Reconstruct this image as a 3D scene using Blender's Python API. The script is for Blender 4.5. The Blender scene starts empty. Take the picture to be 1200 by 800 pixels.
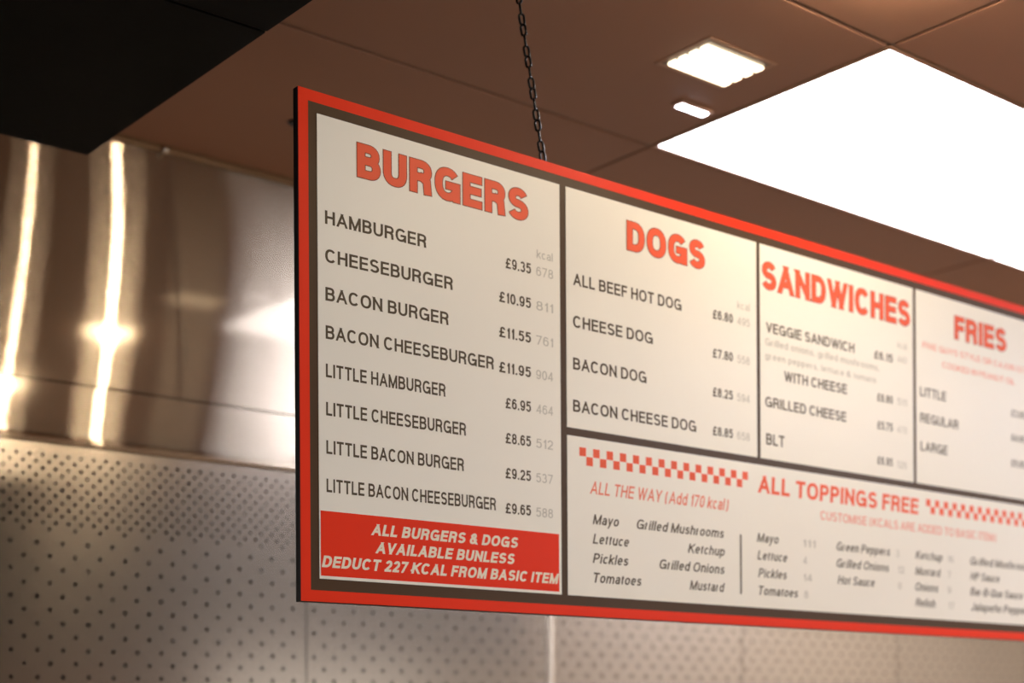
import bpy, bmesh, math, random
from mathutils import Matrix, Vector

random.seed(7)
C = bpy.context.scene.collection
S = bpy.context.scene
PI = math.pi

# ---------------------------------------------------------------- camera
# world: X runs along the menu board and the back wall, Y towards the back wall, Z up; eye height 1.6 m
YAW = math.radians(50.40)          # the board runs 50.4 degrees off the view direction
ROLL = 0.006
fw = Vector((math.cos(YAW), math.sin(YAW), 0))
rt = Vector((math.sin(YAW), -math.cos(YAW), 0))
upv = Vector((0, 0, 1))
ir = rt * math.cos(ROLL) - upv * math.sin(ROLL)
iu = rt * math.sin(ROLL) + upv * math.cos(ROLL)
cd = bpy.data.cameras.new('camera')
cam = bpy.data.objects.new('camera', cd)
C.objects.link(cam)
cam.matrix_world = Matrix(((ir.x, iu.x, -fw.x, 0), (ir.y, iu.y, -fw.y, 0), (ir.z, iu.z, -fw.z, 1.6), (0, 0, 0, 1)))
cd.sensor_width = 36
cd.lens = 53.73
cd.shift_y = 0.3742
cd.clip_start = 0.02
cd.dof.use_dof = True
cd.dof.focus_distance = 2.03
cd.dof.aperture_fstop = 2.9
S.camera = cam

# ---------------------------------------------------------------- world, exposure, light levels
w = bpy.data.worlds.new('world'); S.world = w; w.use_nodes = True
w.node_tree.nodes['Background'].inputs[0].default_value = (1.0, 0.72, 0.5, 1)
w.node_tree.nodes['Background'].inputs[1].default_value = 0.02
S.view_settings.view_transform = 'Standard'
S.view_settings.look = 'None'
S.view_settings.exposure = 0.0
S.view_settings.gamma = 1.0
S.view_settings.use_curve_mapping = False
PANEL_COL, PANEL_STR = (0.91, 0.91, 1.0), 17.0
LAMP_COL, LAMP_STR, GLINT_STR, STREAK_STR = (1.0, 0.82, 0.58), 5.0, 60.0, 800.0
FILL_COL, FILL_STR = (0.86, 0.93, 1.0), 5.5
FILL2_STR = 1.6
S.cycles.sample_clamp_indirect = 8.0

# ---------------------------------------------------------------- materials
def srgb(r, g, b):
    f = lambda c: (c / 255 / 12.92) if c / 255 <= 0.04045 else ((c / 255 + 0.055) / 1.055) ** 2.4
    return (f(r), f(g), f(b), 1)

def mat(name, col, rough=0.6, metal=0.0, spec=0.5, noise=0.0, scale=8.0, bump=0.0, bscale=60.0, coat=0.0):
    m = bpy.data.materials.new(name); m.use_nodes = True
    nt = m.node_tree; b = nt.nodes['Principled BSDF']
    b.inputs['Base Color'].default_value = col
    b.inputs['Roughness'].default_value = rough
    b.inputs['Metallic'].default_value = metal
    b.inputs['Specular IOR Level'].default_value = spec
    b.inputs['Coat Weight'].default_value = coat
    tc = nt.nodes.new('ShaderNodeTexCoord')
    if noise > 0:
        n = nt.nodes.new('ShaderNodeTexNoise'); n.inputs['Scale'].default_value = scale; n.inputs['Detail'].default_value = 5
        nt.links.new(tc.outputs['Object'], n.inputs['Vector'])
        mx = nt.nodes.new('ShaderNodeMix'); mx.data_type = 'RGBA'
        mx.inputs[6].default_value = tuple(c * (1 - noise) for c in col[:3]) + (1,)
        mx.inputs[7].default_value = tuple(min(1, c * (1 + noise)) for c in col[:3]) + (1,)
        nt.links.new(n.outputs['Fac'], mx.inputs[0]); nt.links.new(mx.outputs[2], b.inputs['Base Color'])
    if bump > 0:
        n2 = nt.nodes.new('ShaderNodeTexNoise'); n2.inputs['Scale'].default_value = bscale; n2.inputs['Detail'].default_value = 4
        nt.links.new(tc.outputs['Object'], n2.inputs['Vector'])
        bp = nt.nodes.new('ShaderNodeBump'); bp.inputs['Strength'].default_value = bump; bp.inputs['Distance'].default_value = 0.002
        nt.links.new(n2.outputs['Fac'], bp.inputs['Height']); nt.links.new(bp.outputs['Normal'], b.inputs['Normal'])
    return m

def emit(name, col, strength):
    m = bpy.data.materials.new(name); m.use_nodes = True
    nt = m.node_tree; nt.nodes.clear()
    e = nt.nodes.new('ShaderNodeEmission'); o = nt.nodes.new('ShaderNodeOutputMaterial')
    e.inputs[0].default_value = col + (1,) if len(col) == 3 else col
    e.inputs[1].default_value = strength
    nt.links.new(e.outputs[0], o.inputs[0])
    return m

def brushed(name, col, lobes):
    """stainless steel brushed along X: every lobe (weight, roughness, anisotropy) smears reflections vertically"""
    m = bpy.data.materials.new(name); m.use_nodes = True
    nt = m.node_tree; nt.nodes.clear()
    out = nt.nodes.new('ShaderNodeOutputMaterial')
    tc = nt.nodes.new('ShaderNodeTexCoord')
    mp = nt.nodes.new('ShaderNodeMapping'); mp.inputs['Scale'].default_value = (3, 3, 160)
    n = nt.nodes.new('ShaderNodeTexNoise'); n.inputs['Scale'].default_value = 3; n.inputs['Detail'].default_value = 4
    nt.links.new(tc.outputs['Object'], mp.inputs[0]); nt.links.new(mp.outputs[0], n.inputs['Vector'])
    n3 = nt.nodes.new('ShaderNodeTexNoise'); n3.inputs['Scale'].default_value = 2.2; n3.inputs['Detail'].default_value = 3
    nt.links.new(tc.outputs['Object'], n3.inputs['Vector'])
    av = nt.nodes.new('ShaderNodeMath'); av.operation = 'ADD'
    nt.links.new(n.outputs['Fac'], av.inputs[0]); nt.links.new(n3.outputs['Fac'], av.inputs[1])
    hf = nt.nodes.new('ShaderNodeMath'); hf.operation = 'MULTIPLY'; hf.inputs[1].default_value = 0.5
    nt.links.new(av.outputs[0], hf.inputs[0])
    mx = nt.nodes.new('ShaderNodeMix'); mx.data_type = 'RGBA'
    mx.inputs[6].default_value = tuple(c * .88 for c in col[:3]) + (1,)
    mx.inputs[7].default_value = tuple(min(1, c * 1.1) for c in col[:3]) + (1,)
    nt.links.new(hf.outputs[0], mx.inputs[0])
    tan = nt.nodes.new('ShaderNodeCombineXYZ'); tan.inputs[0].default_value = 1.0
    prev = None; tot = 0
    for wt, r, an in lobes:
        g = nt.nodes.new('ShaderNodeBsdfAnisotropic'); g.distribution = 'GGX'
        g.inputs['Roughness'].default_value = r; g.inputs['Anisotropy'].default_value = an
        nt.links.new(mx.outputs[2], g.inputs['Color']); nt.links.new(tan.outputs[0], g.inputs['Tangent'])
        tot += wt
        if prev is None: prev = g.outputs[0]
        else:
            s = nt.nodes.new('ShaderNodeMixShader'); s.inputs[0].default_value = wt / tot
            nt.links.new(prev, s.inputs[1]); nt.links.new(g.outputs[0], s.inputs[2]); prev = s.outputs[0]
    nt.links.new(prev, out.inputs[0])
    return m

M = {
    'red': mat('red_print', srgb(236, 52, 16), 0.42, spec=.15, noise=.04, scale=3),
    'red_text': mat('red_text', srgb(240, 94, 56), 0.45, spec=.25, noise=.03),
    'brown': mat('brown_print', srgb(76, 54, 32), 0.42, spec=.2, noise=.08, scale=6),
    'outline': mat('heading_outline', srgb(120, 58, 32), 0.45, spec=.2, noise=.05),
    'ink': mat('ink', srgb(84, 70, 50), 0.5, spec=.25, noise=.05),
    'ink_pale': mat('pale_ink', srgb(194, 188, 174), 0.5, noise=.04),
    'red_pale': mat('pale_red_ink', srgb(236, 120, 88), 0.5, noise=.04),
    'white_ink': mat('white_ink', srgb(240, 225, 200), 0.5, noise=.03),
    'sheet': mat('menu_sheet', srgb(242, 236, 222), 0.38, spec=.4, noise=.012, scale=4, bump=.05, bscale=40),
    'edge': mat('black_edge', srgb(14, 12, 10), 0.5, noise=.1),
    'tile': mat('ceiling_tile', srgb(156, 114, 90), 0.6, spec=.3, noise=.05, scale=2.5, bump=.15, bscale=120),
    'grid': mat('ceiling_grid', srgb(120, 98, 78), 0.5, noise=.06),
    'soffit': mat('black_soffit', srgb(3, 3, 1), 0.6, spec=.06, noise=.25, scale=4, bump=.1, bscale=30),
    'chain': mat('black_chain', srgb(16, 14, 12), 0.35, metal=.7, noise=.1, scale=40),
    'plaster': mat('plaster', srgb(206, 196, 178), 0.8, noise=.06, scale=3, bump=.2),
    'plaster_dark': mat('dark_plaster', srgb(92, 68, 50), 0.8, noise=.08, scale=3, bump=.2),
    'floor': mat('floor_tile', srgb(150, 122, 92), 0.4, noise=.12, scale=5),
    'dark': mat('dark_cavity', srgb(16, 12, 8), 0.8, noise=.1),
    'trim': mat('metal_trim', srgb(120, 90, 64), 0.5, metal=.4, noise=.05),
    'polished': mat('polished_dome', srgb(225, 215, 200), 0.12, metal=1.0, noise=.02),
    'housing': mat('lamp_housing', srgb(165, 126, 100), 0.5, noise=.03),
    'reflector': mat('lamp_reflector', srgb(120, 110, 100), 0.4, metal=.3, noise=.02),
    'panel_light': emit('panel_light', PANEL_COL, PANEL_STR),
    'lamp_light': emit('lamp_light', LAMP_COL, LAMP_STR),
    'glint_light': emit('glint_light', LAMP_COL, GLINT_STR),
    'daylight': emit('daylight_pane', FILL_COL, FILL_STR),
    'daylight_soft': emit('frosted_daylight_pane', (1.0, .96, .92), FILL2_STR),
    'bulb_light': emit('bulb_light', LAMP_COL, STREAK_STR),
    'steel': brushed('brushed_steel', (0.50, 0.43, 0.35, 1), [(.86, .12, .945), (.05, .40, .5), (.09, .075, .0)]),
    'steel_perf': brushed('perforated_steel', (0.50, 0.43, 0.36, 1), [(.75, .22, .42), (.25, .32, .3)]),
}

# ---------------------------------------------------------------- helpers
def bx(bm, x0, x1, y0, y1, z0, z1, bev=0.0, seg=2):
    r = bmesh.ops.create_cube(bm, size=1, matrix=Matrix.Translation(((x0 + x1) / 2, (y0 + y1) / 2, (z0 + z1) / 2)) @ Matrix.Diagonal((x1 - x0, y1 - y0, z1 - z0, 1)))
    if bev > 0:
        vs = set(r['verts'])
        es = [e for e in bm.edges if e.verts[0] in vs and e.verts[1] in vs]
        bmesh.ops.bevel(bm, geom=es, offset=bev, segments=seg, affect='EDGES', profile=.5)

def obj(name, bm, m, parent=None, kind=None, smooth=False):
    me = bpy.data.meshes.new(name); bm.to_mesh(me); bm.free()
    if smooth:
        for p in me.polygons: p.use_smooth = True
    me.materials.append(m)
    o = bpy.data.objects.new(name, me); C.objects.link(o)
    if parent is not None: o.parent = parent
    if kind: o['kind'] = kind
    return o

def box(name, dims, m, parent=None, bev=0.0, kind=None):
    bm = bmesh.new(); bx(bm, *dims, bev=bev)
    return obj(name, bm, m, parent, kind)

def thing(name, label, cat, group=None, loc=(0, 0, 0)):
    o = bpy.data.objects.new(name, None); o.empty_display_size = .05; o.location = loc; C.objects.link(o)
    if label: o['label'] = label
    if cat: o['category'] = cat
    if group: o['group'] = group
    return o

def structure(name, label=None):
    o = bpy.data.objects.new(name, None); o.empty_display_size = .05; C.objects.link(o)
    o['kind'] = 'structure'
    if label: o['label'] = label
    return o

# ================================================================ the room
ZC = 2.795            # ceiling height
YW = 2.881            # back wall face
X0, X1, Y0 = -1.6, 6.2, -2.6

fl = structure('floor', 'tan tiled kitchen floor')
bm = bmesh.new(); bx(bm, X0, X1, Y0, YW + .1, -.1, -.004); obj('floor_slab', bm, M['grid'], fl)
tile_me = None
for i in range(13):
    for j in range(10):
        if tile_me is None:
            o = box('floor_tile', (0, .592, 0, .542, -.02, 0), M['floor'], fl, bev=.003); tile_me = o.data
        else:
            o = bpy.data.objects.new('floor_tile', tile_me); C.objects.link(o); o.parent = fl
        o.location = (X0 + .004 + i * .6, Y0 + .004 + j * .5481, 0)

for nm, d, m in (('wall_left', (X0 - .1, X0, Y0, YW, 0, ZC + .1), 'plaster_dark'),
                 ('wall_right', (X1, X1 + .1, Y0, YW, 0, ZC + .1), 'plaster'),
                 ('wall_front', (X0 - .1, X1 + .1, Y0 - .1, Y0, 0, ZC + .1), 'plaster_dark')):
    box(nm, d, M[m], None, kind='structure')

# unseen window added behind and left of the viewer to brighten the board
wn = structure('window_1', 'bright shop window behind the viewer')
for d in ((-1.5, 1.0, Y0, Y0 + .03, .80, .85), (-1.5, 1.0, Y0, Y0 + .03, 2.40, 2.45), (-1.5, -1.45, Y0, Y0 + .03, .85, 2.40), (.95, 1.0, Y0, Y0 + .03, .85, 2.40), (-.27, -.23, Y0, Y0 + .03, .85, 2.40)):
    box('window_frame', d, M['grid'], wn)
box('pane', (-1.449, -.271, Y0 + .004, Y0 + .012, .851, 2.399), M['daylight'], wn)
box('pane', (-.229, .949, Y0 + .004, Y0 + .012, .851, 2.399), M['daylight'], wn)

wn = structure('window_2', 'wide frosted shop window on the right of the front wall')  # glowing window added out of view to brighten the lower steel's reflections
WA, WB = 4.50, 6.15
for d in ((WA, WB, Y0, Y0 + .03, .50, .55), (WA, WB, Y0, Y0 + .03, 2.60, 2.65), (WA, WA + .05, Y0, Y0 + .03, .55, 2.60), (WB - .05, WB, Y0, Y0 + .03, .55, 2.60)):
    box('window_frame', d, M['grid'], wn)
box('pane', (WA + .051, WB - .051, Y0 + .004, Y0 + .012, .551, 2.599), M['daylight_soft'], wn)

# back wall: core coloured near-black for the shade behind the holes, stainless sheets over it
wb = structure('wall_back', 'stainless steel clad back wall, smooth above and perforated below')
box('wall_core', (X0 - .1, X1 + .1, YW + .02, YW + .12, 0, ZC + .1), M['dark'], wb)

def sheet_mesh(name, x0, x1, z0, z1, warp, m, parent):
    nx, nz = int((x1 - x0) / .02) + 1, max(2, int((z1 - z0) / .02))
    bm = bmesh.new(); g = []
    for i in range(nx + 1):
        col = []
        for k in range(nz + 1):
            x = x0 + (x1 - x0) * i / nx; z = z0 + (z1 - z0) * k / nz
            col.append(bm.verts.new((x, YW + warp(x, z), z)))
        g.append(col)
    for i in range(nx):
        for k in range(nz):
            bm.faces.new((g[i][k], g[i + 1][k], g[i + 1][k + 1], g[i][k + 1]))
    # return edges so that the sheet has thickness
    r = bmesh.ops.extrude_face_region(bm, geom=bm.faces[:])
    for v in [e for e in r['geom'] if isinstance(e, bmesh.types.BMVert)]: v.co.y += .012
    bmesh.ops.recalc_face_normals(bm, faces=bm.faces[:])
    o = obj(name, bm, m, parent, smooth=True)
    o.data.set_sharp_from_angle(angle=.6)
    return o

def warp_up(x, z):
    # the sheet is not quite flat: it yaws slightly differently at every height
    t = z - 2.28; g1 = -.011 * t / .45; g2 = .0036 * (max(0, t - .22) / .2) ** 2
    u = (x - 1.15) / .18; c = min(1, max(0, u))
    y = .18 * ((c - c * c / 2) * g1 + c * c / 2 * g2)
    if u < 0: y += .18 * u * g1
    if u > 1: y += .18 * min(u - 1, 3) * g2
    return y
def warp_band(x, z):
    return .0018 * math.exp(-abs(x - 1.3) * 1.0) * (x - 1.3)
SX = 1.085 - .712 * 3
XS = [X0] + [1.085 + .712 * k for k in range(-3, 8) if X0 < 1.085 + .712 * k < X1] + [X1]
sheet_mesh('steel_sheet', X0, 2.509 - .002, 2.2815, ZC - .004, warp_up, M['steel'], wb)
sheet_mesh('steel_sheet', 2.509 + .002, X1, 2.2815, ZC - .004, warp_up, M['steel'], wb)
sheet_mesh('steel_band', X0, X1, 2.1745, 2.2785, warp_band, M['steel'], wb)
# rolled lip under the band
bm = bmesh.new()
prof = [(0.012, 2.1725), (-.004, 2.1725), (-.008, 2.170), (-.010, 2.1645), (-.008, 2.159), (-.004, 2.1565), (0.012, 2.1565)]
a = [bm.verts.new((X0, YW + y, z)) for y, z in prof]; b = [bm.verts.new((X1, YW + y, z)) for y, z in prof]
for k in range(len(prof)):
    bm.faces.new((a[k], a[(k + 1) % 7], b[(k + 1) % 7], b[k]))
bm.faces.new(a[::-1]); bm.faces.new(b)
bmesh.ops.recalc_face_normals(bm, faces=bm.faces[:])
obj('steel_lip', bm, M['steel'], wb, smooth=False)
# perforated sheets: real round holes on a staggered lattice, tight above and open below
PCH = .0263
ZD = 1.9880           # centre height of the last tight row (holes 2 pitches apart)
def holed(bm, cx, cz, hx, hz, r, x0, x1):
    xa, xb = max(cx - hx, x0), min(cx + hx, x1)
    if cx - r * 1.2 < x0 or cx + r * 1.2 > x1:
        if xb > xa + 1e-5:
            bm.faces.new([bm.verts.new((x, YW, z)) for x, z in ((xa, cz - hz), (xb, cz - hz), (xb, cz + hz), (xa, cz + hz))])
        return
    q = [bm.verts.new((x, YW, z)) for x, z in ((xa, cz - hz), (xb, cz - hz), (xb, cz + hz), (xa, cz + hz))]
    o8 = [bm.verts.new((cx + r * math.cos(PI * (k / 4 + 1 / 8)), YW, cz + r * math.sin(PI * (k / 4 + 1 / 8)))) for k in range(8)]
    i8 = [bm.verts.new((v.co.x, YW + .0025, v.co.z)) for v in o8]
    # octagon vertex k sits at 22.5+45k degrees: corners q0 SW(225) q1 SE(315) q2 NE(45) q3 NW(135)
    for c, (ka, kb) in ((2, (0, 1)), (3, (2, 3)), (0, (4, 5)), (1, (6, 7))):
        bm.faces.new((q[c], o8[kb], o8[ka]))
    for c0, c1, ka, kb in ((2, 3, 1, 2), (3, 0, 3, 4), (0, 1, 5, 6), (1, 2, 7, 0)):
        bm.faces.new((q[c0], q[c1], o8[kb], o8[ka]))
    for k in range(8):
        bm.faces.new((o8[k], o8[(k + 1) % 8], i8[(k + 1) % 8], i8[k]))

def solid(bm, xa, xb, za, zb):
    if xb - xa > 1e-5:
        bm.faces.new([bm.verts.new((x, YW, z)) for x, z in ((xa, za), (xb, za), (xb, zb), (xa, zb))])

def perforated(x0, x1):
    bm = bmesh.new()
    ztop = 2.1560; zbot = 1.22
    # open pattern, rows downward from ZD - PCH; checkerboard of square cells
    h = PCH / 2
    xbase = 1.1589
    n = 0; z = ZD - PCH
    while z - h > zbot:
        par = (n + 1) % 2
        i = math.floor((x0 - xbase) / PCH) - 1
        while xbase + i * PCH - h < x1:
            cx = xbase + i * PCH
            if cx + h > x0:
                if i % 2 == par: holed(bm, cx, z, h, h, .0045, x0, x1)
                else: solid(bm, max(cx - h, x0), min(cx + h, x1), z - h, z + h)
            i += 1
        n += 1; z -= PCH
    solid(bm, x0, x1, zbot, z + h)
    # tight pattern, rows upward from ZD
    q = PCH / 4
    solid(bm, x0, x1, ZD - h, ZD - q)
    z = ZD; r = 0
    while z + q < ztop - .004:
        i = math.floor((x0 - xbase) / (2 * q)) - 1
        while xbase + i * 2 * q - q < x1:
            cx = xbase + i * 2 * q
            if cx + q > x0:
                on = (i % 4 == 0) if r == 0 else ((i + r) % 2 == 0)
                if on: holed(bm, cx, z, q, q, .0041, x0, x1)
                else: solid(bm, max(cx - q, x0), min(cx + q, x1), z - q, z + q)
            i += 1
        z += 2 * q; r += 1
    solid(bm, x0, x1, z - q, ztop)
    bmesh.ops.remove_doubles(bm, verts=bm.verts[:], dist=1e-5)
    for f in bm.faces:
        f.normal_update()
        if abs(f.normal.y) > .5 and f.normal.y > 0: f.normal_flip()
    return obj('perforated_sheet', bm, M['steel_perf'], wb)
for k in range(len(XS) - 1):
    if XS[k + 1] > .3 and XS[k] < 5.6:
        perforated(XS[k] + .0015, XS[k + 1] - .0015)
    else:
        box('steel_sheet', (XS[k] + .0015, XS[k + 1] - .0015, YW, YW + .003, 1.22, 2.156), M['steel_perf'], wb)
    box('base_sheet', (XS[k] + .0015, XS[k + 1] - .0015, YW, YW + .01, .1, 1.2185), M['steel_perf'], wb)
box('baseboard_strip', (X0, X1, YW - .006, YW + .01, 0, .098), M['trim'], wb)
# raised convex strip along the joint behind the board
bm = bmesh.new()
ring = [(2.509 + .017 * math.cos(PI * k / 8), YW - .0045 * math.sin(PI * k / 8)) for k in range(9)]
a = [bm.verts.new((x, y, 1.22)) for x, y in ring]; b = [bm.verts.new((x, y, 2.156)) for x, y in ring]
for k in range(8): bm.faces.new((a[k], a[k + 1], b[k + 1], b[k]))
bm.faces.new(a[::-1]); bm.faces.new(b); bmesh.ops.recalc_face_normals(bm, faces=bm.faces[:])
obj('joint_cover', bm, M['steel'], wb, smooth=False)

# ceiling: tiles on a 1.22 x 0.60 m grid, joints recessed; some bays hold the light panels
ce = structure('ceiling', 'suspended ceiling of wide smooth tiles')
box('ceiling_slab', (X0 - .1, X1 + .1, Y0 - .1, YW + .1, ZC + .012, ZC + .1), M['grid'], ce)
GX = [2.243 + 1.22 * k for k in range(-4, 4)]; GY = [1.650 + .6 * k for k in range(-8, 3)]
xs = [X0] + [g for g in GX if X0 < g < X1] + [X1]
ys = [Y0] + [g for g in GY if Y0 < g < YW - .05] + [YW]
LIT = {(2.243, 1.65), (3.463, 1.65), (3.463, -.15), (3.463, -.75), (4.683, .45)}
def lit(x, y): return any(abs(x - a) < .01 and abs(y - b) < .01 for a, b in LIT)
for i in range(len(xs) - 1):
    for j in range(len(ys) - 1):
        if lit(xs[i], ys[j]): continue
        box('ceiling_tile', (xs[i] + .004, xs[i + 1] - .004, ys[j] + .004, ys[j + 1] - .004, ZC, ZC + .011), M['tile'], ce, bev=.003)
for g in xs[1:-1]:
    box('grid_bar', (g - .0038, g + .0038, Y0, YW, ZC + .004, ZC + .0118), M['grid'], ce)
for g in ys[1:-1]:
    box('grid_bar', (X0, X1, g - .0038, g + .0038, ZC + .004, ZC + .0118), M['grid'], ce)
# angle trim where ceiling and back wall meet
bm = bmesh.new()
prof = [(YW, ZC - .014), (YW - .003, ZC - .014), (YW - .005, ZC - .012), (YW - .006, ZC - .004), (YW - .014, ZC - .002), (YW - .014, ZC), (YW, ZC)]
a = [bm.verts.new((X0, y, z)) for y, z in prof]; b = [bm.verts.new((X1, y, z)) for y, z in prof]
for k in range(7): bm.faces.new((a[k], a[(k + 1) % 7], b[(k + 1) % 7], b[k]))
bm.faces.new(a[::-1]); bm.faces.new(b); bmesh.ops.recalc_face_normals(bm, faces=bm.faces[:])
tr = obj('trim_1', bm, M['trim'], None, 'structure')
bm = bmesh.new(); bmesh.ops.create_uvsphere(bm, u_segments=20, v_segments=12, radius=.009, matrix=Matrix.Translation((1.459, YW - .010, ZC - .009)))
obj('dome_screw', bm, M['polished'], tr, smooth=True)  # dome added so that a small highlight shows on the trim

# black soffit hanging over the left
so = structure('trim_2', 'black box soffit below the ceiling, its corner over the left of the wall')
SXR, SYB, SZ = 1.1365, 2.530, 2.600
box('soffit_core', (X0, SXR - .004, Y0, SYB - .004, SZ + .006, ZC), M['soffit'], so)
yy = [Y0, -1.6, -.6, .4, 1.25, 1.92, SYB]; xx = [X0, -.4, .42, SXR]
for i in range(3):
    for j in range(6):
        box('soffit_panel', (xx[i] + .002, xx[i + 1] - (.002 if i < 2 else 0), yy[j] + .002, yy[j + 1] - (.002 if j < 5 else 0), SZ, SZ + .0058), M['soffit'], so, bev=.0015)

# ================================================================ ceiling lights
def light_panel(x, y, label, group=None):
    t = thing('ceiling_light_panel', label, 'ceiling light', group, (x + .61, y + .3, ZC))
    w_, h_ = .61, .30
    bm = bmesh.new()
    for d in ((-w_ + .002, w_ - .002, -h_ + .002, -h_ + .010, -.001, .010), (-w_ + .002, w_ - .002, h_ - .010, h_ - .002, -.001, .010),
              (-w_ + .002, -w_ + .010, -h_ + .010, h_ - .010, -.001, .010), (w_ - .010, w_ - .002, -h_ + .010, h_ - .010, -.001, .010)):
        bx(bm, *d)
    obj('frame', bm, M['housing'], t)
    bm = bmesh.new(); bx(bm, -w_ + .010, w_ - .010, -h_ + .010, h_ - .010, .001, .006)
    obj('diffuser', bm, M['panel_light'], t)
light_panel(2.243, 1.65, 'large flat white ceiling light panel lit above the menu board')
light_panel(3.463, 1.65, 'second lit ceiling panel cut off by the right edge of the photo')
for x, y in ((3.463, -.15), (3.463, -.75), (4.683, .45)):  # unseen panels added to light the front of the board
    light_panel(x, y, 'lit ceiling panel on the customer side, outside the view', 'ceiling panels on the customer side')

def downlight(x, y, label, n=4, m='lamp_light'):
    t = thing('ceiling_downlight', label, 'downlight', None, (x, y, ZC))
    w_, h_ = .088, .068
    bm = bmesh.new()
    for d in ((-w_, w_, -h_, -h_ + .006, -.0015, 0), (-w_, w_, h_ - .006, h_, -.0015, 0), (-w_, -w_ + .006, -h_ + .006, h_ - .006, -.0015, 0), (w_ - .006, w_, -h_ + .006, h_ - .006, -.0015, 0)):
        bx(bm, *d)
    obj('housing', bm, M['housing'], t)
    bm = bmesh.new(); bx(bm, -w_ + .010, w_ - .010, -h_ + .010, h_ - .010, -.0015, -.0002); obj('reflector', bm, M['reflector'], t)
    sp = (2 * h_ - .03) / n
    for k in range(n):
        yk = -h_ + .015 + sp * (k + .5)
        bm = bmesh.new(); bx(bm, -w_ + .014, w_ - .014, yk - sp * .34, yk + sp * .34, -.007, -.002, bev=.0015)
        obj('light_bar', bm, M[m], t)
    if m == 'glint_light':
        bm = bmesh.new(); bmesh.ops.create_uvsphere(bm, u_segments=16, v_segments=8, radius=.015, matrix=Matrix.Translation((0, 0, -.018)))  # small intense core added to keep the streak on the steel narrow
        obj('bulb', bm, M['bulb_light'], t, smooth=True)
    return t
downlight(2.055, 1.893, 'small square downlight with four glowing bars left of the big light panel')
downlight(2.016, 1.417, 'second bar downlight nearer the viewer, seen only as a glint in the steel wall', m='glint_light')  # extra lamp set where its reflection lands as the glint
downlight(2.020, .600, 'third bar downlight of the row, above the viewer, outside the photo', m='glint_light')  # unseen lamp added for the leftmost streak on the steel
t = thing('spot_lamp', 'tiny oblong glowing spot between the downlight and the light panel', 'lamp', None, (2.165, 2.055, ZC))
bm = bmesh.new(); bx(bm, -.045, .045, -.014, .014, -.006, 0, bev=.002); obj('housing', bm, M['housing'], t)
bm = bmesh.new(); bx(bm, -.040, .034, -.009, .009, -.008, -.0061, bev=.0008); obj('lens', bm, M['panel_light'], t)

# ================================================================ the menu board
BX0, BX1, BZ0, BZ1, BY, BT = 1.0610, 3.4600, 1.7630, 2.4370, 1.7154, .0115
board = thing('menu_board', 'long hanging menu board with orange-red border listing burgers, dogs, sandwiches and fries', 'menu board', None, (BX0, BY + BT, BZ0))
def bchild(name, dims, m, parent=None, bev=0):
    # dims in world metres; stored relative to the board's origin
    x0, x1, y0, y1, z0, z1 = dims
    p = parent or board
    ox, oy, oz = board.location
    return box(name, (x0 - ox, x1 - ox, y0 - oy, y1 - oy, z0 - oz, z1 - oz), m, p, bev=bev)
bchild('backing_panel', (BX0 + .0006, BX1 - .0006, BY + .0006, BY + BT, BZ0, BZ1), M['edge'], bev=.0006)
# borders are printed foil, each a thin mitred frame
def frame(name, x0, x1, z0, z1, w_, y0, y1, m):
    bm = bmesh.new(); ox, oy, oz = board.location
    for d in ((x0, x1, z1 - w_, z1), (x0, x1, z0, z0 + w_), (x0, x0 + w_, z0 + w_, z1 - w_), (x1 - w_, x1, z0 + w_, z1 - w_)):
        bx(bm, d[0] - ox, d[1] - ox, y0 - oy, y1 - oy, d[2] - oz, d[3] - oz)
    return obj(name, bm, m, board)
frame('red_border', BX0 + .0012, BX1 - .0012, BZ0 + .001, BZ1, .0150, BY - .0005, BY + .0006, M['red'])
bchild('brown_ground', (BX0 + .0160, BX1 - .0160, BY - .0003, BY + .0006, BZ0 + .0158, BZ1 - .0148), M['brown'])
SH = {}
def sheet(key, x0, x1, z0, z1):
    SH[key] = bchild('menu_sheet', (x0, x1, BY - .0010, BY - .0003, z0, z1), M['sheet'])
ZT, ZB, ZH1, ZH0 = 2.4080, 1.7945, 2.0470, 2.0350
sheet('burgers', 1.0905, 1.5165, ZB, ZT)
sheet('dogs', 1.5290, 1.9570, ZH1, ZT)
sheet('sandwiches', 1.9655, 2.3930, ZH1, ZT)
sheet('fries', 2.4020, 2.8290, ZH1, ZT)
sheet('toppings', 1.5290, 2.8290, ZB, ZH0)
sheet('blank', 2.8380, 3.4310, ZB, ZT)

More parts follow.
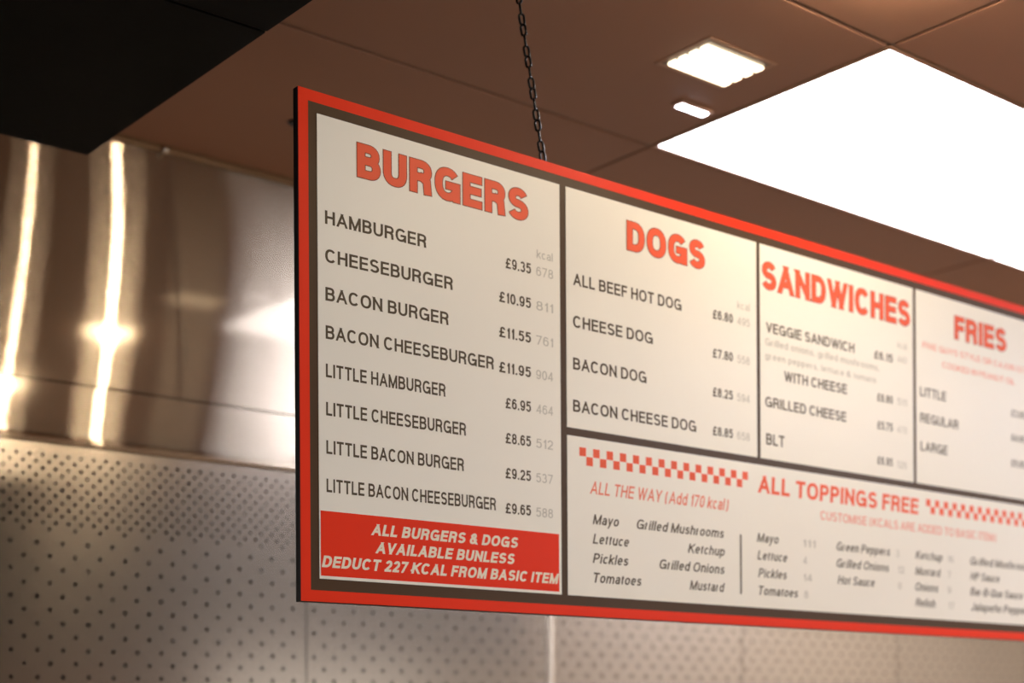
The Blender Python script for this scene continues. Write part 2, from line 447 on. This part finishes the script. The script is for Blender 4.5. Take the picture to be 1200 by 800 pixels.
# ---- lettering: a plain grotesque built from stroke centre lines, so that any weight stays clean
def arc(cx, cy, rx, ry, a0, a1, p=2.3):
    n = max(4, int(abs(a1 - a0) / 16)); out = []
    for k in range(n + 1):
        t = math.radians(a0 + (a1 - a0) * k / n); c, s = math.cos(t), math.sin(t)
        out.append((cx + rx * math.copysign(abs(c) ** (2 / p), c), cy + ry * math.copysign(abs(s) ** (2 / p), s)))
    return out
def O(cx=.5, cy=.5, rx=.5, ry=.5): return ('o', arc(cx, cy, rx, ry, 0, 360)[:-1])
def L(*pts): return ('l', list(pts))          # square ends
def B(*pts): return ('b', list(pts))          # butt ends
def BA(pts): return ('b', list(pts))
AS, DS = 9, -9
UP = {
 'A': (.74, [L((0, 0), (.5, 1)), L((1, 0), (.5, 1)), B((.2, .29), (.8, .29))]),
 'B': (.66, [L((0, 0), (0, 1)), B((0, 1), (.5, 1), *arc(.52, .765, .41, .235, 80, -80), (.5, .53), (0, .53)), B((0, .53), (.5, .53), *arc(.52, .265, .48, .265, 80, -80), (.5, 0), (0, 0))]),
 'C': (.74, [BA(arc(.5, .5, .5, .5, 38, 322))]),
 'D': (.70, [L((0, 0), (0, 1)), B((0, 1), (.4, 1), *arc(.42, .5, .58, .5, 82, -82), (.4, 0), (0, 0))]),
 'E': (.60, [L((0, 0), (0, 1)), L((0, 1), (1, 1)), L((0, .52), (.94, .52)), L((0, 0), (1, 0))]),
 'F': (.56, [L((0, 0), (0, 1)), L((0, 1), (1, 1)), L((0, .51), (.9, .51))]),
 'G': (.78, [BA(arc(.5, .5, .5, .5, 40, 330)), L((.6, .46), (1, .46)), L((1, .46), (1, .0))]),
 'H': (.68, [L((0, 0), (0, 1)), L((1, 0), (1, 1)), L((0, .52), (1, .52))]),
 'I': (0, [L((0, 0), (0, 1))]),
 'J': (.50, [B((1, 1), (1, .32), *arc(.5, .3, .5, .3, -5, -165)), L((1, .9), (1, 1))]),
 'K': (.68, [L((0, 0), (0, 1)), L((.95, 1), (.0, .35)), L((.33, .6), (1, 0))]),
 'L': (.54, [L((0, 0), (0, 1)), L((0, 0), (1, 0))]),
 'M': (.82, [L((0, 0), (0, 1)), L((1, 0), (1, 1)), L((.02, 1), (.5, 0)), L((.98, 1), (.5, 0))]),
 'N': (.69, [L((0, 0), (0, 1)), L((1, 0), (1, 1)), L((0, 1), (1, 0))]),
 'O': (.78, [O()]),
 'P': (.62, [L((0, 0), (0, 1)), B((0, 1), (.5, 1), *arc(.52, .73, .48, .27, 80, -80), (.5, .46), (0, .46))]),
 'Q': (.78, [O(), L((.6, .25), (.95, 0))]),
 'R': (.67, [L((0, 0), (0, 1)), B((0, 1), (.5, 1), *arc(.52, .745, .45, .255, 80, -80), (.5, .49), (0, .49)), L((.62, .46), (.9, .36), (.95, 0))]),
 'S': (.66, [B(*arc(.5, .755, .46, .245, 22, 255, 2.1), (.5, .52), *arc(.5, .255, .5, .255, 75, -158, 2.1))]),
 'T': (.64, [L((0, 1), (1, 1)), L((.5, 1), (.5, 0))]),
 'U': (.68, [B((0, .9), (0, .36), *arc(.5, .36, .5, .36, 190, 350), (1, .36), (1, .9)), L((0, .8), (0, 1)), L((1, .8), (1, 1))]),
 'V': (.68, [L((0, 1), (.5, 0)), L((1, 1), (.5, 0))]),
 'W': (1.02, [L((0, 1), (.26, 0)), L((.5, 1), (.26, 0)), L((.5, 1), (.74, 0)), L((1, 1), (.74, 0))]),
 'X': (.68, [L((0, 0), (1, 1)), L((0, 1), (1, 0))]),
 'Y': (.68, [L((0, 1), (.5, .42)), L((1, 1), (.5, .42)), L((.5, .45), (.5, 0))]),
 'Z': (.62, [L((0, 1), (1, 1)), L((1, 1), (0, 0)), L((0, 0), (1, 0))]),
 '0': (.54, [O()]),
 '1': (.30, [L((1, 0), (1, 1)), B((0, .74), (.55, .8), (1, .97))]),
 '2': (.54, [B(*arc(.5, .71, .48, .29, 172, -30), (.06, .06)), L((0, 0), (1, 0))]),
 '3': (.54, [BA(arc(.48, .765, .44, .235, 160, -85)), BA(arc(.48, .265, .5, .265, 85, -162))]),
 '4': (.56, [L((.76, 0), (.76, 1)), L((.74, 1), (0, .26)), L((0, .25), (1, .25))]),
 '5': (.54, [B((.92, 1), (.16, 1), (.06, .5)), BA(arc(.48, .33, .52, .33, 145, -160)), L((.3, 1), (.9, 1))]),
 '6': (.54, [O(.5, .32, .5, .32), BA(arc(.52, .5, .52, .5, 38, 185))]),
 '7': (.54, [L((0, 1), (1, 1)), L((1, .98), (.3, 0))]),
 '8': (.54, [O(.5, .765, .43, .235), O(.5, .265, .5, .265)]),
 '9': (.54, [O(.5, .68, .5, .32), BA(arc(.48, .5, .52, .5, 5, -145))]),
 '£': (.58, [B(*arc(.6, .74, .38, .26, 8, 178), (.3, .3), (.05, .02)), L((0, 0), (1, 0)), L((0, .48), (.7, .48))]),
 '&': (.70, [O(.4, .79, .27, .21), L((.22, .68), (.95, .02)), B((.5, .6), *arc(.36, .27, .36, .27, 110, 330), (.88, .5))]),
 '.': (0, [B((0, -.075), (0, .075))]), ',': (0, [B((0, .075), (0, -.05), (-.03, -.14))]),
 '-': (.26, [L((0, .38), (1, .38))]),
 '(': (.36, [BA(arc(1, .42, 1, .72, 125, 235, 2))]), ')': (.36, [BA(arc(0, .42, 1, .72, 55, -55, 2))]),
}
ARCH = lambda x0, x1: B((x0, .3), *arc((x0 + x1) / 2, .58, (x1 - x0) / 2, .42, 178, 2), (x1, .12))
LO = {
 'a': (.50, [B((1, .1), (1, .62), *arc(.52, .66, .48, .34, 0, 160)), L((1, 0), (1, .3)), B((1, .56), (.4, .54), *arc(.42, .27, .42, .27, 100, 262), (.55, .0), (1, .22))]),
 'b': (.54, [L((0, 0), (0, AS)), O()]), 'c': (.50, [BA(arc(.5, .5, .5, .5, 40, 320))]), 'd': (.54, [L((1, 0), (1, AS)), O()]),
 'e': (.53, [BA(arc(.5, .5, .5, .5, 0, 318)), B((0, .5), (1, .5)), BA(arc(.5, .5, .5, .5, 0, 10))]),
 'f': (.28, [B((.4, 0), (.4, 1.15), (.55, 1.42), (1, 1.46)), L((.4, 0), (.4, .3)), B((-.4, 1), (1.3, 1))]),
 'g': (.54, [O(), B((1, 1), (1, -.15), *arc(.5, -.12, .5, .3, -8, -165)), L((1, .8), (1, 1))]),
 'h': (.52, [L((0, 0), (0, AS)), ARCH(0, 1), L((1, 0), (1, .5))]),
 'i': (0, [L((0, 0), (0, 1)), B((0, 1.32), (0, 1.52))]), 'j': (.1, [B((1, 1), (1, -.3)), B((1, 1.32), (1, 1.52))]),
 'k': (.50, [L((0, 0), (0, AS)), L((.95, 1), (0, .33)), L((.35, .6), (1, 0))]),
 'l': (0, [L((0, 0), (0, AS))]),
 'm': (.84, [L((0, 0), (0, 1)), ARCH(0, .5), ARCH(.5, 1), L((.5, 0), (.5, .5)), L((1, 0), (1, .5))]),
 'n': (.52, [L((0, 0), (0, 1)), ARCH(0, 1), L((1, 0), (1, .5))]),
 'o': (.55, [O()]), 'p': (.54, [L((0, DS), (0, 1)), O()]), 'q': (.54, [L((1, DS), (1, 1)), O()]),
 'r': (.32, [L((0, 0), (0, 1)), B((0, .4), *arc(.8, .5, .8, .48, 178, 100))]),
 's': (.48, [B(*arc(.5, .755, .46, .245, 20, 255, 2.1), (.5, .52), *arc(.5, .255, .5, .255, 75, -160, 2.1))]),
 't': (.28, [B((.4, 1.32), (.4, .2), (.6, .02), (1.1, 0)), B((-.5, 1), (1.3, 1))]),
 'u': (.52, [B((0, .9), (0, .4), *arc(.5, .4, .5, .4, 182, 358), (1, .9)), L((0, .6), (0, 1)), L((1, 0), (1, 1))]),
 'v': (.50, [L((0, 1), (.5, 0)), L((1, 1), (.5, 0))]), 'w': (.76, [L((0, 1), (.26, 0)), L((.5, 1), (.26, 0)), L((.5, 1), (.74, 0)), L((1, 1), (.74, 0))]),
 'x': (.50, [L((0, 0), (1, 1)), L((0, 1), (1, 0))]), 'y': (.50, [L((0, 1), (.5, 0)), L((1, 1), (.3, -.38))]), 'z': (.46, [L((0, 1), (1, 1)), L((1, 1), (0, 0)), L((0, 0), (1, 0))]),
}
LO['ñ'] = (LO['n'][0], LO['n'][1] + [B((.1, 1.3), (.35, 1.42), (.65, 1.3), (.9, 1.42))])
XH = .74
def clip(poly, lim, lo):
    out = []
    for i in range(len(poly)):
        a, b = poly[i], poly[(i + 1) % len(poly)]
        ia = a[1] >= lim if lo else a[1] <= lim; ib = b[1] >= lim if lo else b[1] <= lim
        if ia: out.append(a)
        if ia != ib:
            t = (lim - a[1]) / (b[1] - a[1]); out.append((a[0] + t * (b[0] - a[0]), lim))
    return out
def text_polys(body, w, grow=0.0, gap=.13):
    """polygons of a line of text, cap height 1; w = stroke weight, grow = outline added all round"""
    polys = []; x = 0
    for ch in body:
        if ch == ' ': x += .30; continue
        low = ch in LO
        W, strokes = (LO if low else UP)[ch]
        W = max(W, 0); outer = max(W + (w - .13) * .35, w) if W else w
        H = XH if low else 1.0
        def mp(p):
            px = x + w / 2 + p[0] * (outer - w)
            if p[1] == AS: py = 1 - w / 2
            elif p[1] == DS: py = -.27 + w / 2
            elif low and p[1] > 1: py = H - w / 2 + (p[1] - 1) * .56
            else: py = w / 2 + p[1] * (H - w)
            if ch in '.,': py = p[1] * w / .15 + w / 2
            return (px, py)
        for si, (kind, pts) in enumerate(strokes):
            q = [mp(p) for p in pts]
            q = [p for i, p in enumerate(q) if i == 0 or math.hypot(p[0] - q[i - 1][0], p[1] - q[i - 1][1]) > 1e-4]
            n = len(q); hw = w / 2 + grow
            diag = kind == 'l' and n == 2 and abs(q[0][0] - q[1][0]) > 1e-4 and abs(q[0][1] - q[1][1]) > 1e-4
            hwx = hw * (.92 if diag else 1)
            def d(a, b):
                l = math.hypot(b[0] - a[0], b[1] - a[1]); return ((b[0] - a[0]) / l, (b[1] - a[1]) / l)
            if kind == 'l':
                e = w / 2 + grow + (w * .6 if diag else 0)
                u = d(q[0], q[1]); q[0] = (q[0][0] - u[0] * e, q[0][1] - u[1] * e)
                u = d(q[-2], q[-1]); q[-1] = (q[-1][0] + u[0] * e, q[-1][1] + u[1] * e)
            elif kind == 'b' and grow:
                u = d(q[0], q[1]); q[0] = (q[0][0] - u[0] * grow, q[0][1] - u[1] * grow)
                u = d(q[-2], q[-1]); q[-1] = (q[-1][0] + u[0] * grow, q[-1][1] + u[1] * grow)
            lft, rgt = [], []
            for i in range(n):
                if kind == 'o': u1, u2 = d(q[i - 1], q[i]), d(q[i], q[(i + 1) % n])
                else:
                    u1 = d(q[i - 1], q[i]) if i else d(q[0], q[1]); u2 = d(q[i], q[i + 1]) if i < n - 1 else u1
                mx, my = -(u1[1] + u2[1]), u1[0] + u2[0]; l = math.hypot(mx, my) or 1; mx /= l; my /= l
                k = hwx / max(.45, mx * -u1[1] + my * u1[0])
                lft.append((q[i][0] + mx * k, q[i][1] + my * k)); rgt.append((q[i][0] - mx * k, q[i][1] - my * k))
            for i in range(n if kind == 'o' else n - 1):
                j = (i + 1) % n
                pg = [rgt[i], rgt[j], lft[j], lft[i]]
                if diag:
                    top = (1 if any(p[1] == AS for p in pts) or not low else H) + grow
                    lo = min(p[1] for p in pts)
                    if lo >= 0 and not (ch == 'K' or ch == 'k') or lo == 0: pg = clip(pg, -grow, True)
                    if len(pg) > 2: pg = clip(pg, top, False)
                if len(pg) > 2: polys.append((pg, si))
        x += outer + gap - (w - .13) * .25
    return polys
def letter(name, body, x0, x1, z, cap, m, parent, w=.15, shear=0.0, lift=.00122, grow=0.0):
    base = text_polys(body, w)
    vx = [p[0] + p[1] * shear for pg, si in base for p in pg]; a, b = min(vx), max(vx)
    polys = text_polys(body, w, grow) if grow else base
    sx = (x1 - x0) / (b - a)
    ox, oy, oz = board.location
    bm = bmesh.new()
    for pg, si in polys:   # strokes that cross lie 8 micrometres apart
        vs = [bm.verts.new((x0 + (px + py * shear - a) * sx - ox, BY - lift - si * 8e-6 - oy, z + py * cap - oz)) for px, py in pg]
        f = bm.faces.new(vs); f.normal_update()
        if f.normal.y > 0: f.normal_flip()
    return obj(name, bm, m, parent)

TEXT = [
    ('burgers', 'head', 'BURGERS', 1.1526, 1.4553, 2.3387, 0.046),
    ('burgers', 'item', 'HAMBURGER', 1.102, 1.2683, 2.2648, 0.0179),
    ('burgers', 'item', 'CHEESEBURGER', 1.102, 1.3143, 2.2141, 0.0179),
    ('burgers', 'item', 'BACON BURGER', 1.102, 1.3064, 2.1633, 0.0179),
    ('burgers', 'item', 'BACON CHEESEBURGER', 1.102, 1.3879, 2.1126, 0.0179),
    ('burgers', 'item', 'LITTLE HAMBURGER', 1.102, 1.3003, 2.0618, 0.0179),
    ('burgers', 'item', 'LITTLE CHEESEBURGER', 1.102, 1.3364, 2.0111, 0.0179),
    ('burgers', 'item', 'LITTLE BACON BURGER', 1.102, 1.3322, 1.9604, 0.0179),
    ('burgers', 'item', 'LITTLE BACON CHEESEBURGER', 1.102, 1.3903, 1.9096, 0.0179),
    ('burgers', 'price', '£9.35', 1.4114, 1.4595, 2.2635, 0.0153),
    ('burgers', 'kcal', '678', 1.4698, 1.5027, 2.2635, 0.0135),
    ('burgers', 'price', '£10.95', 1.399, 1.4591, 2.2126, 0.0153),
    ('burgers', 'kcal', '811', 1.4694, 1.5023, 2.2126, 0.0135),
    ('burgers', 'price', '£11.55', 1.3986, 1.4587, 2.1617, 0.0153),
    ('burgers', 'kcal', '761', 1.469, 1.5019, 2.1617, 0.0135),
    ('burgers', 'price', '£11.95', 1.3982, 1.4583, 2.1108, 0.0153),
    ('burgers', 'kcal', '904', 1.4685, 1.5015, 2.1108, 0.0135),
    ('burgers', 'price', '£6.95', 1.4098, 1.4579, 2.0599, 0.0153),
    ('burgers', 'kcal', '464', 1.4681, 1.5011, 2.0599, 0.0135),
    ('burgers', 'price', '£8.65', 1.4094, 1.4575, 2.009, 0.0153),
    ('burgers', 'kcal', '512', 1.4677, 1.5007, 2.009, 0.0135),
    ('burgers', 'price', '£9.25', 1.409, 1.4571, 1.9581, 0.0153),
    ('burgers', 'kcal', '537', 1.4673, 1.5002, 1.9581, 0.0135),
    ('burgers', 'price', '£9.65', 1.4086, 1.4567, 1.9072, 0.0153),
    ('burgers', 'kcal', '588', 1.4669, 1.4998, 1.9072, 0.0135),
    ('burgers', 'kcal', 'kcal', 1.4699, 1.5021, 2.2895, 0.0125),
    ('burgers', 'notice', 'ALL BURGERS & DOGS', 1.1722, 1.4319, 1.8579, 0.0155),
    ('burgers', 'notice', 'AVAILABLE BUNLESS', 1.179, 1.4253, 1.8338, 0.0155),
    ('burgers', 'notice', 'DEDUCT 227 KCAL FROM BASIC ITEM', 1.0935, 1.5118, 1.8098, 0.0155),
    ('dogs', 'head', 'DOGS', 1.6547, 1.832, 2.3375, 0.0457),
    ('dogs', 'item', 'ALL BEEF HOT DOG', 1.5428, 1.7763, 2.2625, 0.018),
    ('dogs', 'item', 'CHEESE DOG', 1.5423, 1.7111, 2.1989, 0.018),
    ('dogs', 'item', 'BACON DOG', 1.5418, 1.6967, 2.1353, 0.018),
    ('dogs', 'item', 'BACON CHEESE DOG', 1.5413, 1.8088, 2.0717, 0.018),
    ('dogs', 'price', '£6.80', 1.8497, 1.8979, 2.2625, 0.0148),
    ('dogs', 'kcal', '495', 1.9085, 1.9396, 2.2625, 0.0128),
    ('dogs', 'price', '£7.80', 1.8492, 1.8973, 2.1989, 0.0148),
    ('dogs', 'kcal', '558', 1.908, 1.939, 2.1989, 0.0128),
    ('dogs', 'price', '£8.25', 1.8486, 1.8967, 2.1353, 0.0148),
    ('dogs', 'kcal', '594', 1.9074, 1.9384, 2.1353, 0.0128),
    ('dogs', 'price', '£8.85', 1.8481, 1.8962, 2.0717, 0.0148),
    ('dogs', 'kcal', '658', 1.9068, 1.9378, 2.0717, 0.0128),
    ('dogs', 'kcal', 'kcal', 1.9081, 1.9398, 2.2889, 0.0125),
    ('sandwiches', 'head', 'SANDWICHES', 1.9713, 2.3843, 2.3338, 0.0469),
    ('sandwiches', 'item', 'VEGGIE SANDWICH', 1.9804, 2.2182, 2.2611, 0.0173),
    ('sandwiches', 'small', 'Grilled onions, grilled mushrooms,', 1.978, 2.2909, 2.2391, 0.012),
    ('sandwiches', 'small', 'green peppers, lettuce & tomato', 1.9778, 2.2807, 2.216, 0.0111),
    ('sandwiches', 'item', 'WITH CHEESE', 2.0264, 2.1964, 2.1847, 0.0172),
    ('sandwiches', 'item', 'GRILLED CHEESE', 1.9777, 2.194, 2.135, 0.0173),
    ('sandwiches', 'item', 'BLT', 1.9793, 2.0265, 2.0711, 0.0191),
    ('sandwiches', 'price', '£6.15', 2.2761, 2.3305, 2.2605, 0.0143),
    ('sandwiches', 'kcal', '440', 2.3446, 2.3732, 2.2639, 0.0125),
    ('sandwiches', 'price', '£6.80', 2.2841, 2.3297, 2.1844, 0.0143),
    ('sandwiches', 'kcal', '511', 2.3439, 2.3724, 2.1855, 0.0125),
    ('sandwiches', 'price', '£5.75', 2.2841, 2.3292, 2.1339, 0.0143),
    ('sandwiches', 'kcal', '470', 2.3434, 2.3719, 2.1341, 0.0125),
    ('sandwiches', 'price', '£6.95', 2.2835, 2.3286, 2.0699, 0.0143),
    ('sandwiches', 'kcal', '526', 2.3427, 2.3713, 2.0693, 0.0125),
    ('sandwiches', 'kcal', 'kcal', 2.3449, 2.3734, 2.29, 0.0125),
    ('fries', 'head', 'FRIES', 2.5246, 2.7014, 2.335, 0.0445),
    ('fries', 'red', 'FIVE GUYS STYLE OR CAJUN STYLE', 2.4229, 2.8062, 2.3022, 0.0114),
    ('fries', 'red', 'COOKED IN PEANUT OIL', 2.4849, 2.7301, 2.2739, 0.0114),
    ('fries', 'item', 'LITTLE', 2.4135, 2.4961, 2.2109, 0.0176),
    ('fries', 'item', 'REGULAR', 2.4138, 2.5354, 2.1619, 0.0176),
    ('fries', 'item', 'LARGE', 2.4146, 2.4997, 2.1088, 0.0176),
    ('fries', 'price', '£3.95', 2.7179, 2.7663, 2.2103, 0.0137),
    ('fries', 'price', '£4.95', 2.7174, 2.7657, 2.1615, 0.0137),
    ('fries', 'price', '£5.95', 2.7168, 2.7652, 2.1106, 0.0137),
    ('toppings', 'head2', 'ALL TOPPINGS FREE', 1.957, 2.4073, 1.9881, 0.0294),
    ('toppings', 'redital', 'ALL THE WAY (Add 170 kcal)', 1.5746, 1.885, 1.9509, 0.0194),
    ('toppings', 'red', 'CUSTOMISE (KCALS ARE ADDED TO BASIC ITEM)', 2.1213, 2.6606, 1.9558, 0.0152),
    ('toppings', 'ital', 'Mayo', 1.5801, 1.6352, 1.905, 0.0152),
    ('toppings', 'ital', 'Lettuce', 1.5798, 1.6566, 1.8754, 0.0152),
    ('toppings', 'ital', 'Pickles', 1.5796, 1.6549, 1.8458, 0.0152),
    ('toppings', 'ital', 'Tomatoes', 1.5818, 1.6831, 1.8162, 0.0152),
    ('toppings', 'ital', 'Grilled Mushrooms', 1.6736, 1.8732, 1.905, 0.0152),
    ('toppings', 'ital', 'Ketchup', 1.7875, 1.8746, 1.8754, 0.0152),
    ('toppings', 'ital', 'Grilled Onions', 1.7233, 1.8743, 1.8458, 0.0152),
    ('toppings', 'ital', 'Mustard', 1.7914, 1.8745, 1.8162, 0.0152),
    ('toppings', 'ital', 'Mayo', 1.9545, 2.0095, 1.905, 0.0152),
    ('toppings', 'ital', 'Lettuce', 1.9553, 2.0318, 1.8754, 0.0152),
    ('toppings', 'ital', 'Pickles', 1.9572, 2.0304, 1.8458, 0.0152),
    ('toppings', 'ital', 'Tomatoes', 1.9586, 2.0595, 1.8162, 0.0152),
    ('toppings', 'ital', 'Green Peppers', 2.1655, 2.3193, 1.905, 0.0152),
    ('toppings', 'ital', 'Grilled Onions', 2.1652, 2.3152, 1.8754, 0.0152),
    ('toppings', 'ital', 'Hot Sauce', 2.1678, 2.273, 1.8458, 0.0152),
    ('toppings', 'ital', 'Ketchup', 2.3964, 2.4814, 1.905, 0.0152),
    ('toppings', 'ital', 'Mustard', 2.3961, 2.4759, 1.8754, 0.0152),
    ('toppings', 'ital', 'Onions', 2.3961, 2.4672, 1.8458, 0.0152),
    ('toppings', 'ital', 'Relish', 2.3958, 2.4582, 1.8162, 0.0152),
    ('toppings', 'ital', 'Grilled Mushrooms', 2.5729, 2.7957, 1.905, 0.0152),
    ('toppings', 'ital', 'HP Sauce', 2.5726, 2.672, 1.8754, 0.0152),
    ('toppings', 'ital', 'Bar-B-Que Sauce', 2.5723, 2.7546, 1.8458, 0.0152),
    ('toppings', 'ital', 'Jalapeño Peppers', 2.5748, 2.7822, 1.8162, 0.0152),
    ('toppings', 'kcal', '111', 2.0738, 2.107, 1.905, 0.0125),
    ('toppings', 'kcal', '4', 2.0735, 2.0837, 1.8754, 0.0125),
    ('toppings', 'kcal', '14', 2.0744, 2.0972, 1.8458, 0.0125),
    ('toppings', 'kcal', '8', 2.0763, 2.0866, 1.8162, 0.0125),
    ('toppings', 'kcal', '3', 2.3373, 2.3463, 1.905, 0.0125),
    ('toppings', 'kcal', '12', 2.3434, 2.3616, 1.8754, 0.0125),
    ('toppings', 'kcal', '0', 2.3431, 2.3535, 1.8458, 0.0125),
    ('toppings', 'kcal', '16', 2.4985, 2.5179, 1.905, 0.0125),
    ('toppings', 'kcal', '7', 2.4982, 2.5092, 1.8754, 0.0125),
    ('toppings', 'kcal', '9', 2.4979, 2.509, 1.8458, 0.0125),
    ('toppings', 'kcal', '17', 2.5003, 2.5198, 1.8162, 0.0125),
]
STYLE = {   # name, material, stroke weight, slant
    'item': ('item_name', 'ink', .17, 0), 'price': ('price', 'ink', .17, 0), 'kcal': ('calorie_count', 'ink_pale', .12, 0),
    'small': ('ingredients', 'ink_pale', .15, 0), 'red': ('red_note', 'red_pale', .12, 0), 'redital': ('red_note', 'red_pale', .145, .2),
    'ital': ('topping_name', 'ink', .155, .2), 'notice': ('notice_line', 'white_ink', .215, .2), 'head': ('heading', 'red_text', .235, 0),
    'head2': ('heading', 'red_text', .20, .05),
}
# red notice block under the burgers
nb = bchild('notice_block', (1.0925, 1.5115, BY - .0012, BY - .00101, 1.7985, 1.8845), M['red'], SH['burgers'])
for sh, st, body, x0, x1, z, cap in TEXT:
    nm, m, wt, shr = STYLE[st]
    if st == 'head':
        if body in ('SANDWICHES', 'FRIES'): wt = .21
        letter('heading_outline', body, x0 + .001, x1 - .001, z, cap, M['outline'], SH[sh], wt, shr, lift=.00122, grow=.022)
        letter(nm, body, x0 + .001, x1 - .001, z, cap, M[m], SH[sh], wt, shr, lift=.00142)
    else:
        letter(nm, body, x0, x1, z, cap, M[m], SH[sh], wt, shr, lift=.00142 if st == 'notice' else .00122)
# checker bands either side of the toppings heading
def band(x0, x1, n):
    w_ = (x1 - x0) / n
    for k in range(n):
        zt = 2.0195 if k % 2 == 0 else 2.0060
        bchild('checker_square', (x0 + k * w_ + .0003, x0 + (k + 1) * w_ - .0003, BY - .00122, BY - .00101, zt - .0132, zt), M['red_text'], SH['toppings'])
band(1.5535, 1.9330, 27)
band(2.4308, 2.8100, 27)
bchild('divider_line', (1.9122, 1.9160, BY - .00122, BY - .00101, 1.8150, 1.9140), M['ink'], SH['toppings'])

# ================================================================ chains
def link_mesh(L, W, r):
    """one oval link in the XZ plane, wire radius r, outer width W, pitch L"""
    bm = bmesh.new(); n, m_ = 20, 6
    hw = W / 2 - r; hs = L / 2 + r - hw - r
    path = []
    for k in range(n):
        t = 2 * PI * k / n
        path.append(Vector((hw * math.cos(t), 0, hw * math.sin(t) + (hs if math.sin(t) >= 0 else -hs))))
    rings = []
    for k in range(n):
        d = (path[(k + 1) % n] - path[k - 1]).normalized(); u = Vector((0, 1, 0)); v = d.cross(u)
        rings.append([bm.verts.new(path[k] + (u * math.cos(2 * PI * j / m_) + v * math.sin(2 * PI * j / m_)) * r) for j in range(m_)])
    for k in range(n):
        for j in range(m_):
            bm.faces.new((rings[k][j], rings[(k + 1) % n][j], rings[(k + 1) % n][(j + 1) % m_], rings[k][(j + 1) % m_]))
    bmesh.ops.recalc_face_normals(bm, faces=bm.faces[:])
    return bm
LM = None
def chain(label, p0, p1, twist0=0, name='hanging_chain', hook=True):
    """links from p0 (bottom) to p1 (ceiling)"""
    global LM
    p0, p1 = Vector(p0), Vector(p1)
    t = thing(name, label, 'chain', None, p1)
    L = (p1 - p0).length; pitch = .0152
    d = (p1 - p0).normalized(); n = int((L - .012) / pitch)
    rot = d.to_track_quat('Z', 'Y')
    for k in range(n):
        if LM is None:
            o = obj('chain_link', link_mesh(pitch, .0118, .0019), M['chain'], t, smooth=True); LM = o.data
        else:
            o = bpy.data.objects.new('chain_link', LM); C.objects.link(o); o.parent = t
        q = rot @ Matrix.Rotation(twist0 + k * (PI / 3), 3, 'Z').to_quaternion()
        o.rotation_mode = 'QUATERNION'; o.rotation_quaternion = q
        o.location = (p0 + d * (pitch * (k + .5))) - p1
    # ceiling hook and rose
    bm = bmesh.new()
    bmesh.ops.create_cone(bm, cap_ends=True, segments=20, radius1=.014, radius2=.017, depth=.004, matrix=Matrix.Translation((0, 0, -.002)))
    obj('ceiling_rose', bm, M['chain'], t)
    bm = bmesh.new()
    bmesh.ops.create_cone(bm, cap_ends=True, segments=10, radius1=.0018, radius2=.0018, depth=max(.008, L - n * pitch), matrix=Matrix.Translation(-d * (max(.008, L - n * pitch) / 2)) @ rot.to_matrix().to_4x4())
    obj('hook_shank', bm, M['chain'], t)
    return t
def board_eye(x):
    bm = bmesh.new(); ox, oy, oz = board.location
    bx(bm, x - .006 - ox, x + .006 - ox, BY + .0116 - oy, BY + .0136 - oy, BZ1 - .03 - oz, BZ1 + .003 - oz, bev=.0008)
    bx(bm, x - .0022 - ox, x + .0022 - ox, BY + .004 - oy, BY + .0136 - oy, BZ1 + .0012 - oz, BZ1 + .0034 - oz)
    obj('hanging_bracket', bm, M['chain'], board)
board_eye(1.4930); board_eye(3.0280)
CY = BY + .0075
chain('black twisted link chain from ceiling to the top edge of the menu board', (1.4922, CY, BZ1 + .0012), (1.4215, CY, ZC), .3)
chain('matching black chain holding the right end of the board, beyond the photo', (3.0288, CY, BZ1 + .0012), (3.0995, CY, ZC), .8)
chain('short dark loose chain near the back wall, just left of the board edge', (1.655, 2.60, 2.42), (1.605, 2.60, ZC), .5)
